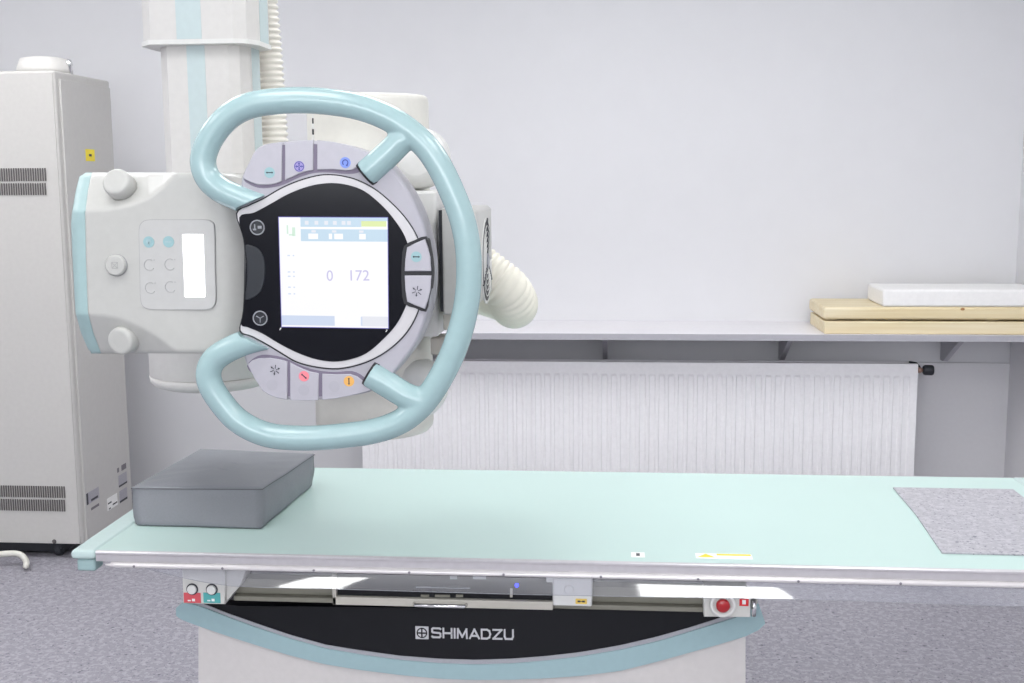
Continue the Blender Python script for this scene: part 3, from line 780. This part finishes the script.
# fan unit
fyf, fyb = 2.20, 2.485; fX = at(491.6, 250, Y=2.485).x
a, c_ = at(441.5, 208.5, Y=fyf), at(441.5, 315, Y=fyf)
fz1, fz0_ = at(490, 210, Y=fyb).z, c_.z
b = MB()
sec = [(a.x, c_.z), (fX - .02, c_.z), (fX, c_.z + .02), (fX, a.z - .008), (fX - .008, a.z), (a.x, a.z)]
b.prism(sec, fyf, fyb, M['collim'], .006)
fan = b.build('fan_unit', st)
MB().box(a.x - .0085, a.x - .0002, fyf + .02, fyb - .02, c_.z + .004, a.z - .004, M['rubber']).build('dark_gap', st)  # black strip standing in for the shaded gap beside the fan unit
a2 = at(443, 316, Y=fyf + .02); MB().box(a2.x, a2.x + .022, fyf + .02, fyb, a2.z - .028, a2.z + .004, M['trim'], .003).build('fan_foot', st)
gc = at(486, 261, X=fX); gy, gz, gr = 2.375, gc.z, .088
b = MB(); b.lathe((fX, gy, gz), (1, 0, 0), [(-.001, gr), (.002, gr), (.0024, gr - .003), (.0015, gr - .004)], M['cool'], 56); 
b.lathe((fX, gy, gz), (1, 0, 0), [(.0012, gr - .0062), (.0024, gr - .0064)], M['black'], 56)
b.build('fan_opening', fan)
b = MB()
for q in (.30, .43, .56, .69, .82):
    r_ = gr * q
    b.tube([(fX + .0028, gy + r_ * math.cos(t), gz + r_ * math.sin(t)) for t in (2 * math.pi * k / 40 for k in range(41))], .0011, M['cool'], 6)
b.lathe((fX, gy, gz), (1, 0, 0), [(.001, .016), (.005, .016), (.006, .012)], M['iring'], 20)
for k in range(3):
    t = math.radians(90 + 120 * k); b.tube([(fX + .003, gy, gz), (fX + .003, gy + gr * math.cos(t), gz + gr * math.sin(t))], .002, M['ink'], 6)
b.build('fan_grille', fan)
# corrugated hoses
def hose(path, r, m, pitch, amp, name):
    pts = crom(path, 24); L = 0; out = [pts[0]]; acc = []
    d = [0]
    for i in range(1, len(pts)): d.append(d[-1] + (pts[i] - pts[i - 1]).length)
    step = pitch / 6; s = 0; j = 0; P = []; Rr = []
    while s < d[-1]:
        while d[j + 1] < s: j += 1
        t = (s - d[j]) / max(1e-9, d[j + 1] - d[j]); P.append(pts[j].lerp(pts[j + 1], t))
        Rr.append(r - amp + amp * (0.5 + 0.5 * math.cos(2 * math.pi * s / pitch)) ** .6 * 1); s += step
    return MB().tube(P, Rr, m, 28).build(name, st)
Yh = YK + .075
hose([at(260, -60, Y=Yh - .0), at(263.5, 0, Y=Yh), at(268, 50, Y=Yh), at(271, 90, Y=Yh), at(274, 132, Y=Yh), at(277, 175, Y=Yh - .01), at(300, 215, Y=Yh - .06), at(330, 230, Y=Yh - .12)], 14.2 * Yh / FP, M['hose'], 5.9 * Yh / FP, .0066, 'hose')
h2 = hose([at(458, 252, Y=2.56), at(478, 267, Y=2.56), at(494, 279, Y=2.56), at(507, 290, Y=2.57), at(514.5, 302, Y=2.61), at(513.5, 306, Y=2.70), at(504, 300, Y=2.80), at(470, 290, Y=2.86), at(430, 280, Y=2.84)], 24.0 * 2.56 / FP, mat('cream_hose', (233, 230, 216), .42), .0125, .0042, 'hose')
h2['label'] = 'thick cream ribbed hose'
# small chain beside the tube housing
b = MB()
for i in range(9):
    z = at(314, 99 + i * 5.5, Y=2.36); 
    ok = i % 2 == 0
    b.lathe((z.x, 2.36, z.z), (0, 0, 1), [(-.0085, .002), (-.005, .004), (.005, .004), (.0085, .002)], M['cool'] if i % 2 else M['rubber'], 10)
b.build('chain', st)

# ---- collimator at the left
Yl = 2.085
cmb_top = [(76, 190), (80, 176), (90, 173), (100, 172.5), (160, 172.3), (200, 173), (246, 176)]
xl_tab = [(173, 86), (176, 79.5), (190, 75.8), (213, 71.8), (224, 71), (270, 73), (313, 75.5), (333, 81), (349, 88), (352, 91)]
xr_tab = [(172, 92), (176, 91), (190, 88), (213, 85.2), (260, 86), (313, 88), (333, 93.5), (353, 101)]
end_tab = [(172, 214), (195, 236), (215, 240), (245, 246.5), (270, 247.5), (300, 246.5), (330, 242), (345, 233), (354, 222)]
vt = [(60, 213), (91, 212), (110, 211), (130, 207), (148, 200), (164, 188), (178, 172), (190, 150), (250, 150)]
vb = [(60, 313), (89, 313), (104, 314), (120, 317), (140, 325), (160, 337), (181, 354), (195, 375), (250, 375)]
def depth(px, py):
    d = 0
    t, b_ = interp(vt, px), interp(vb, px)
    soft = lambda s: (s * s / 6 if s < 3 else s - 1.5) if s > 0 else 0
    d += .0024 * soft(t - py) + .0012 * soft(py - b_)
    if px > 215: d += ((px - 215) / 32) ** 2 * .022
    e = min(py - 171.5, 355 - py)
    if e < 6: d += .007 * ((6 - e) / 6) ** 2
    d += .006 * ((px - 150) / 90) ** 2
    return d
def shell(lo, hi, ny, nx, roundleft, m, name, parent, k=1.0):
    b = MB(); rows_ = []
    y0, y1 = 172.5, 353.5
    for j in range(ny + 1):
        py = y0 + (y1 - y0) * j / ny
        xa, xb = lo(py), hi(py); row = []
        for i in range(nx + 1):
            px = xa + (xb - xa) * i / nx
            yy = Yl + depth(px, py)
            if roundleft:
                e = px - xa
                if e < 7: yy += .012 * ((7 - e) / 7) ** 2
            row.append(at(px, py, Y=yy))
        rows_.append([Vector((row[0].x, 2.40, row[0].z))] + row + [Vector((row[-1].x, 2.40, row[-1].z))])
    b.rings(rows_, m)   # closed rings: front skin, sides and back
    return b.build(name, parent)
colm = shell(lambda y: interp(xr_tab, y), lambda y: interp(end_tab, y), 90, 84, False, M['collim'], 'collimator', st)
shell(lambda y: interp(xl_tab, y), lambda y: interp(xr_tab, y) - .15, 90, 10, True, M['mint_trim'], 'end_trim', colm)
Yp = Yl + .0015
pn = outline([(150, 219.5), (170, 219.4), (190, 219.4), (206, 219.6), (212, 221.5), (214.8, 227), (215.4, 250), (216, 280), (216.3, 299), (214, 306.5), (207, 309.6), (190, 309.8), (170, 309.8), (151, 309.4), (143.5, 306.5), (140.8, 299), (140.2, 280), (139.6, 250), (139.4, 229), (142.5, 222)], Yp, 3)
pn = [(x, z) for x, z in pn]
cx_ = sum(x for x, z in pn) / len(pn); cz_ = sum(z for x, z in pn) / len(pn)
def yf_at(px, py): return Yl + depth(px, py)
b = MB().prism(pn, Yl - .0008, Yl + .012, M['hair']); b.prism([(cx_ + (x - cx_) * .985, cz_ + (z - cz_) * .988) for x, z in pn], Yl - .0014, Yl + .010, M['panel'])
Yq = Yl - .0014
for px, py in ((148.8, 242), (168.6, 241.8)):
    p = at(px, py, Y=Yq); r_ = 5.9 * Yq / FP
    b.prism(circle(p.x, p.z, r_), Yq - .0006, Yq + .001, M['iteal'])
    if px < 160: b.prism(circle(p.x, p.z + .001, r_ * .45, 12), Yq - .0010, Yq - .0005, M['teal']); b.box(p.x - .001, p.x + .001, Yq - .0010, Yq - .0005, p.z - .006, p.z, M['teal'])
    else: b.box(p.x - r_ * .6, p.x + r_ * .6, Yq - .0010, Yq - .0005, p.z - .0012, p.z + .0012, M['teal'])
for px, py in ((149.5, 265), (170, 264.5), (150.5, 288), (170.5, 287)):
    p = at(px, py, Y=Yq); r_ = 5.6 * Yq / FP
    b.tube([(p.x + r_ * math.cos(t), Yq - .0003, p.z + r_ * math.sin(t)) for t in (math.radians(60 + 260 * k / 20) for k in range(21))], .0007, M['igrey'], 5)
    b.prism(circle(p.x + r_ * .9, p.z + r_ * .9, .0014, 8), Yq - .0006, Yq, M['igrey'])
b.build('control_panel', colm)
b = MB().prism(outline([(182.5, 234.5), (203.2, 234.5), (205.3, 297), (185, 297)], Yq, smooth=False), Yq - .001, Yq + .002, M['lcd'], .0008)
b.build('display', colm)['label'] = 'bright white lit display'
def knob(px, py, rpx, L, tilt, name='knob', ybase=None):
    y0 = ybase if ybase else yf_at(px, py); p = at(px, py, Y=y0 - L); r_ = rpx * (y0 - L) / FP
    ax = Vector((tilt[0], -1, tilt[1])).normalized()
    c0 = Vector(p) - ax * (L + .01)
    return MB().lathe(c0, ax, [(0, r_ * 1.02), (L * .6, r_), (L * .9 + .003, r_ * .985), (L + .0055, r_ * .94), (L + .0075, r_ * .84), (L + .0082, r_ * .7), (L + .0074, r_ * .5)], M['collim'], 44).build(name, colm)
knob(114.5, 180.5, 15, .026, (-.05, .45), ybase=Yl + .03)
knob(118.5, 342, 15, .03, (-.2, -.1))
p = at(117, 265, Y=Yl + .001)
b = MB().lathe((p.x, Yl + .004, p.z), (0, -1, 0), [(-.001, .0208), (.006, .0208), (.007, .019)], M['hair'], 40)
b.lathe((p.x, Yl + .004, p.z), (0, -1, 0), [(0, .0195), (.010, .0195), (.013, .0175), (.0135, .016)], M['collim'], 40)
b.tube([(p.x + .008 * math.cos(t), Yl + .004 - .0136, p.z + .008 * math.sin(t)) for t in (2 * math.pi * k / 4 + .785 for k in range(5))], .0005, M['hair'], 5)
b.tube([(p.x - .005, Yl - .0096, p.z - .005), (p.x + .005, Yl - .0096, p.z + .005)], .0005, M['hair'], 5); b.tube([(p.x - .005, Yl - .0096, p.z + .005), (p.x + .005, Yl - .0096, p.z - .005)], .0005, M['hair'], 5)
b.build('round_button', colm)

# ---- control console
bez = [(241, 180), (249, 161), (256, 149), (264, 144.5), (283, 141.5), (313, 140.5), (345, 145), (372, 154.5), (386, 163), (396, 173.5), (408, 190), (417, 207), (424, 226), (430, 250), (432, 274), (430.5, 297), (426, 318), (417, 342), (406, 358), (394, 373), (375, 390), (346, 397), (320, 400), (289, 400), (277, 398), (264, 392), (255, 380), (246, 364), (243, 350), (242.5, 331), (246, 300), (246.5, 270), (246, 245), (240, 212)]
con = MB().prism(outline(bez, Yc), Yc, Yc + .075, M['lav'], .006, 3).build('console', st)
sil = [(237, 214), (250, 205.5), (263, 199.5), (280, 189.5), (297, 182), (316, 176.5), (330, 175.3), (344, 177), (358, 181), (374, 189.3), (389, 201.5), (403, 216), (414, 232), (421, 250), (424, 272), (421.5, 296), (416, 315), (407, 331), (395, 344), (379, 355.5), (360, 363.8), (338, 368.2), (316, 366.5), (297, 361.5), (282, 353), (268, 344.5), (252, 336), (240.5, 330.5), (244, 310), (245.5, 270), (244.5, 240)]
gl = [(239, 217.5), (254, 212.5), (270, 204), (285, 195.5), (300, 189), (316, 184.5), (332, 183), (348, 185), (365, 191.5), (383, 206.5), (396, 222), (405, 237), (410.5, 255), (412, 274), (410, 293), (404.6, 309), (396, 325), (383, 339.5), (367, 353), (350, 359.6), (333, 361.8), (316, 359.4), (302, 354.8), (289, 349), (275, 341.4), (262, 333.5), (248, 327.5), (241, 324.5), (243.6, 308), (245.6, 268), (244.6, 245)]
def grow(pix, d):
    n = len(pix); cx = 333; cy = 272; out = []
    for x, y in pix:
        l = math.hypot(x - cx, y - cy); out.append((x + (x - cx) / l * d, y + (y - cy) / l * d))
    return out
MB().prism(outline(grow(sil, 1.3), Yc - .0012), Yc - .0012, Yc + .004, M['black']).build('ring_gap', con)
MB().prism(outline(sil, Yc - .003), Yc - .003, Yc + .004, M['silver'], .001, 2).build('silver_ring', con)
Yg = Yc - .0042
MB().prism(outline(gl, Yg), Yg, Yc + .004, M['glass'], .001, 2).build('black_glass', con)['label'] = 'black glass face'
# buttons in dark grooves
rec_t = [(244, 178), (250, 163), (258, 151.5), (266, 148), (283, 145), (313, 144), (343, 148), (366, 156), (376, 158), (366, 168), (357, 173), (345, 174), (330, 172.5), (314, 173), (299, 177.5), (284, 184.5), (272, 187.5), (259, 188), (248, 183.5)]
rec_b = [(247, 366), (258, 355.8), (272, 355.2), (286, 358.4), (300, 365.2), (317, 370.2), (335, 372), (352, 371), (364, 377), (373, 388), (346, 393.5), (320, 396.5), (291, 396.5), (279, 394.5), (266, 388), (257, 378)]
rec_r = [(404, 246), (415, 240), (426, 236.3), (429.6, 248), (431.8, 262), (432.5, 274), (431.2, 288), (428.8, 300), (426, 311.8), (415, 308), (404, 303.5), (401.7, 288), (401.3, 274), (401.8, 260)]
for r_ in (rec_t, rec_b): MB().prism(outline(r_, Yc - .0006, 3), Yc - .0006, Yc + .004, M['groove']).build('button_groove', con)
MB().prism(outline(rec_r, Yc - .0048, 2), Yc - .0048, Yc + .02, M['black']).build('button_groove', con)
def dens(p, n=3):
    out = []
    for i in range(len(p)):
        a, c_ = p[i], p[(i + 1) % len(p)]
        for k in range(n): out.append((a[0] + (c_[0] - a[0]) * k / n, a[1] + (c_[1] - a[1]) * k / n))
    return out
def icon(b, px, py, Y, kind, disc):
    p = at(px, py, Y=Y); r_ = 5.5 * Y / FP; x, z = p.x, p.z; y = Y - .0008; k = M['idark']
    if disc: b.prism(circle(x, z, r_), Y - .0005, Y + .0008, disc)
    def bar(a0, l0, l1, w=.0009, m=k):
        c_, s_ = math.cos(a0), math.sin(a0)
        b.prism([(x + c_ * l0 - s_ * w, z + s_ * l0 + c_ * w), (x + c_ * l1 - s_ * w, z + s_ * l1 + c_ * w), (x + c_ * l1 + s_ * w, z + s_ * l1 - c_ * w), (x + c_ * l0 + s_ * w, z + s_ * l0 - c_ * w)], y, y + .0008, m)
    def head(a0, l, m=k):
        c_, s_ = math.cos(a0), math.sin(a0); w = .0022
        b.prism([(x + c_ * (l + .0026), z + s_ * (l + .0026)), (x + c_ * l - s_ * w, z + s_ * l + c_ * w), (x + c_ * l + s_ * w, z + s_ * l - c_ * w)], y, y + .0008, m)
    if kind in ('h', 'v', 'd'):
        a0 = {'h': 0, 'v': math.pi / 2, 'd': -math.radians(42)}[kind]
        for s in (0, math.pi): bar(a0 + s, .0, r_ * .45); head(a0 + s, r_ * .42)
    elif kind == 'four':
        for s in range(4):
            a0 = s * math.pi / 2; bar(a0, .001, r_ * .4, .0009, M['idblue']); head(a0, r_ * .45, M['idblue'])
        b.tube([(x + r_ * .85 * math.cos(t), y, z + r_ * .85 * math.sin(t)) for t in (2 * math.pi * q / 20 for q in range(21))], .0005, M['idblue'], 5)
    elif kind == 'turn':
        b.tube([(x + r_ * .5 * math.cos(t), y, z + r_ * .5 * math.sin(t)) for t in (math.radians(-60 + 290 * q / 16) for q in range(17))], .0008, M['idblue'], 5)
        head(math.radians(-60), r_ * .5, M['idblue'])
    elif kind == 'star':
        for s in range(6): bar(math.radians(20 + s * 60), r_ * .25, r_ * 1.0, .0006); 
        for s in range(3): head(math.radians(20 + s * 120), r_ * .7)
    elif kind == 'ring':
        pass
    return b
def button(pts, Y, m, kind, ip, disc, ghost=None, dn=3):
    b = MB().prism(outline(dens(pts, dn), Y, 1, smooth=False), Y, Yc + .004, m, .0016, 2)
    icon(b, ip[0], ip[1], Y, kind, disc)
    if ghost:
        p = at(*ghost, Y=Y); b.prism(circle(p.x, p.z, .0105, 20), Y - .0003, Y + .0005, M['lav'])
    b.build('button', con)
Yb = Yc - .0035
button([(242, 178), (249, 162.5), (253, 154), (257.5, 148), (264, 145), (281.8, 142), (281.8, 181.3), (276, 183.5), (270, 184.8), (258, 185), (250, 182.2)], Yb, M['lavb'], 'h', (269.6, 172.6), M['iteal'])
button([(284.9, 141.8), (298, 140.6), (313.2, 140), (313.2, 170), (305, 171.8), (298, 174.3), (290, 178), (284.9, 180.3)], Yb, M['lavb'], 'four', (299.2, 166.4), M['ipurple'])
button([(317, 140), (331, 141.6), (345, 144.2), (359, 148.6), (372.5, 154), (367, 160), (360, 166), (352, 170), (345, 170.6), (333, 169.4), (317, 169.8)], Yb, M['lavb'], 'turn', (345.3, 162.6), M['iblue'])
button([(247.5, 364.5), (252, 360.5), (258, 358.4), (270, 358), (279, 359.4), (287.2, 361.6), (287.2, 400), (276.5, 398), (268.5, 395), (262, 390.5), (254, 378)], Yb, M['lavb'], 'star', (275, 370), None, (272, 385))
button([(290, 362.7), (296, 366), (303, 369.2), (310, 371.8), (318.4, 373.4), (318.4, 400.3), (304, 400.8), (290, 400.2)], Yb, M['lavb'], 'd', (304, 376.2), M['ipink'], (304, 390))
button([(322, 373.8), (337, 374.6), (350, 374.2), (357, 376.6), (364, 382), (373.5, 389.6), (360, 393.5), (346, 396.8), (334, 399), (322, 400.2)], Yb, M['lavb'], 'v', (349, 381.2), M['iorange'], (334.5, 386.5))
Yb2 = Yc - .008
button([(407, 247.4), (415, 243.2), (424.8, 239.2), (428, 248), (430.2, 257), (431.2, 271.2), (404.5, 271.2), (405.2, 259)], Yb2, M['lavb'], 'h', (416.3, 256.8), M['iteal'])
button([(404.5, 275.6), (431.2, 275.6), (430.2, 290), (428, 300), (424.8, 309), (415, 305.4), (407, 301.6), (405.2, 290)], Yb2, M['lavb'], 'star', (417, 291.2), None)
# round touch icons and soft button on the glass
for px, py in ((257.3, 227.5), (260.2, 318.2)):
    p = at(px, py, Y=Yg); r_ = 7.2 * Yg / FP
    b = MB().tube([(p.x + r_ * math.cos(t), Yg - .0006, p.z + r_ * math.sin(t)) for t in (2 * math.pi * k / 30 for k in range(31))], .0012, M['iring'], 6)
    b.prism(circle(p.x, p.z, r_ * .84), Yg - .0004, Yg + .001, M['softblack'])
    if py < 300:
        b.box(p.x - .008, p.x - .002, Yg - .001, Yg - .0003, p.z - .005, p.z - .002, M['iring']); b.box(p.x - .0055, p.x - .0035, Yg - .001, Yg - .0003, p.z - .004, p.z + .006, M['iring']); b.box(p.x + .001, p.x + .008, Yg - .001, Yg - .0003, p.z - .002, p.z + .003, M['iring'])
    else:
        for s in (30, 150, 270):
            t = math.radians(s); b.tube([(p.x, Yg - .0008, p.z), (p.x + .008 * math.cos(t), Yg - .0008, p.z + .008 * math.sin(t))], .0008, M['iring'], 5)
    b.build('touch_icon', con)
b = MB().prism(outline([(245.3, 245), (252, 246), (258, 248.5), (262, 254), (264.5, 262), (265, 272), (263.8, 283), (260.5, 292), (254, 297.5), (245.2, 299.5), (246.5, 285), (246.9, 270), (246.4, 256)], Yg - .002, 2), Yg - .002, Yg + .002, M['softblack'], .0015, 2)
b.build('soft_button', con)
# screen
Ys = Yg - .0006
def qd(x0, y0, x1, y1):
    """a rectangle on the screen, in screen fractions"""
    A, B, D, E_ = at(278.8, 217.3, Y=Ys), at(387.4, 217.8, Y=Ys), at(388.2, 328.2, Y=Ys), at(281.8, 326.6, Y=Ys)
    f = lambda u, v: (A * (1 - u) * (1 - v) + B * u * (1 - v) + D * u * v + E_ * (1 - u) * v)
    return [(f(u, v).x, f(u, v).z) for u, v in ((x0, y0), (x1, y0), (x1, y1), (x0, y1))]
b = MB().prism(qd(-.006, -.006, 1.006, 1.006), Ys + .0001, Ys + .001, M['sc_edge']); b.prism(qd(0, 0, 1, 1), Ys, Ys + .001, M['sc_white'])
def pt(x0, y0, x1, y1, m, lv=1): b.prism(qd(x0, y0, x1, y1), Ys - .0001 * lv, Ys, M[m])
pt(.20, 0, .76, .085, 'sc_blue'); pt(.76, 0, 1, .03, 'sc_blue'); pt(.76, .03, .99, .08, 'sc_yellow'); pt(.20, .105, 1, .215, 'sc_blue')
for u in (.24, .33, .42, .50, .58, .63): pt(u, .03, u + .035, .065, 'sc_soft', 2)
for u0, u1 in ((.27, .36), (.46, .49), (.51, .59), (.74, .80)): pt(u0, .145, u1, .195, 'sc_white', 2); 
for u0 in (.31, .50, .75): pt(u0 - .01, .115, u0 + .03, .135, 'sc_soft', 2)
pt(.12, .09, .15, .17, 'sc_green', 2); pt(.07, .07, .085, .15, 'sc_green', 2); pt(.09, .15, .14, .165, 'sc_green', 2)
pt(.0, .895, .50, .985, 'sc_blue2'); pt(.75, .895, 1, .985, 'sc_soft'); pt(.745, .90, .76, .98, 'sc_blue2', 2)
for v in (.34, .49, .53, .63, .69): pt(.07, v, .095, v + .012, 'sc_blue2', 2); pt(.12, v, .135, v + .012, 'sc_blue2', 2)
b.build('screen', con)['label'] = 'lit screen'
s0, s1 = at(329.9, 276.2, Y=Ys), at(358.7, 276, Y=Ys)
MB().text('0', .027, Vector((s0.x, Ys - .0006, s0.z)), M['sc_num'], .95, .0003).build('screen_digits', con)
b = MB(); b.text('172', .027, Vector((s1.x, Ys - .0006, s1.z)), M['sc_num'], 1.0, .0003)
b.build('screen_digits', con)
for px, py in ((280.4, 328.9), (386.6, 330.8)):
    p = at(px, py, Y=Ys); MB().tube([(p.x - .0015, Ys, p.z - .002), (p.x + .0012, Ys, p.z + .002)], .0009, M['paper'], 6).build('corner_mark', con)

# ---- ring handle with four spokes, blended into one surface, notched around the silver ring
Yr = Yc + .004
def hp(pts): return [at(x, y, Y=Yr) for x, y in pts]
main = [(263, 207), (251, 203), (236, 197), (220, 189.5), (208, 178), (203, 163), (206, 148), (214, 133), (226, 119), (240, 109.5), (256, 104), (276, 101.3), (296, 100.3), (316, 100.8), (336, 102.8), (356, 106.3), (376, 112.6), (395, 121.6), (412, 133.5), (428, 149), (441, 169), (452, 192), (461, 215), (466.5, 238), (468.8, 260), (468.6, 285), (465.5, 309), (460, 332), (451, 357), (438, 382), (424, 402), (407, 417.5), (388, 427), (368, 432.3), (350, 434.8), (322, 437.6), (297, 438), (272, 435.8), (252, 429), (235, 418), (221, 402), (211.5, 387), (208.5, 374), (213, 361), (226, 351), (244, 343), (262, 338), (272, 335)]
hb_ = MB()
r0 = 13.25 * Yr / FP
pts = crom(hp(main), 5); hb_.tube(pts, r0, M['mint'], 24)
up_ = crom(hp([(404, 138), (390, 152), (378, 163.5), (366, 174)]), 5); lo_ = crom(hp([(424, 402), (405, 395), (387, 384), (370, 373.5)]), 5)
for q in (up_, lo_): hb_.tube(q, [r0 * (1 + .07 * k_ / (len(q) - 1)) for k_ in range(len(q))], M['mint'], 24)
me = bpy.data.meshes.new('h'); bmesh.ops.recalc_face_normals(hb_.bm, faces=hb_.bm.faces); hb_.bm.to_mesh(me); hb_.bm.free()
tmp = bpy.data.objects.new('h', me); C.objects.link(tmp)
rm_ = tmp.modifiers.new('r', 'REMESH'); rm_.mode = 'VOXEL'; rm_.voxel_size = .0028; rm_.use_smooth_shade = True
sm = tmp.modifiers.new('s', 'SMOOTH'); sm.factor = .6; sm.iterations = 9
me1 = bpy.data.meshes.new_from_object(tmp.evaluated_get(bpy.context.evaluated_depsgraph_get()))
bpy.data.objects.remove(tmp)
# notch
cb = MB().prism(outline(grow(sil, 2.3), Yr, 2), Yc - .08, Yc + .09, M['mint']); bmesh.ops.recalc_face_normals(cb.bm, faces=cb.bm.faces)
cm = bpy.data.meshes.new('c'); cb.bm.to_mesh(cm); cb.bm.free()
t1 = bpy.data.objects.new('h', me1); t2 = bpy.data.objects.new('c', cm); C.objects.link(t1); C.objects.link(t2)
bo_ = t1.modifiers.new('b', 'BOOLEAN'); bo_.object = t2; bo_.operation = 'DIFFERENCE'; bo_.solver = 'FAST'
me2 = bpy.data.meshes.new_from_object(t1.evaluated_get(bpy.context.evaluated_depsgraph_get()))
bpy.data.objects.remove(t1); bpy.data.objects.remove(t2)
me2.materials.clear(); me2.materials.append(M['mint'])
print('handle faces', len(me2.polygons))
for p_ in me2.polygons: p_.use_smooth = p_.area < 5e-5
hd = link('ring_handle', me2, st); hd['label'] = 'mint ring handle with four spokes'
# dark gaskets where the right-hand spokes land on the bezel
for q in (up_, lo_):
    e = q[-1]; d = (q[-1] - q[-4]).normalized()
    k_ = Vector((0, .004, 0)); MB().tube([e - d * .024 + k_, e - d * .006 + k_, e + d * .0030 + k_], [r0 * .95, r0 * 1.07 + .0012, r0 * 1.07], M['black'], 24).build('spoke_gasket', hd)
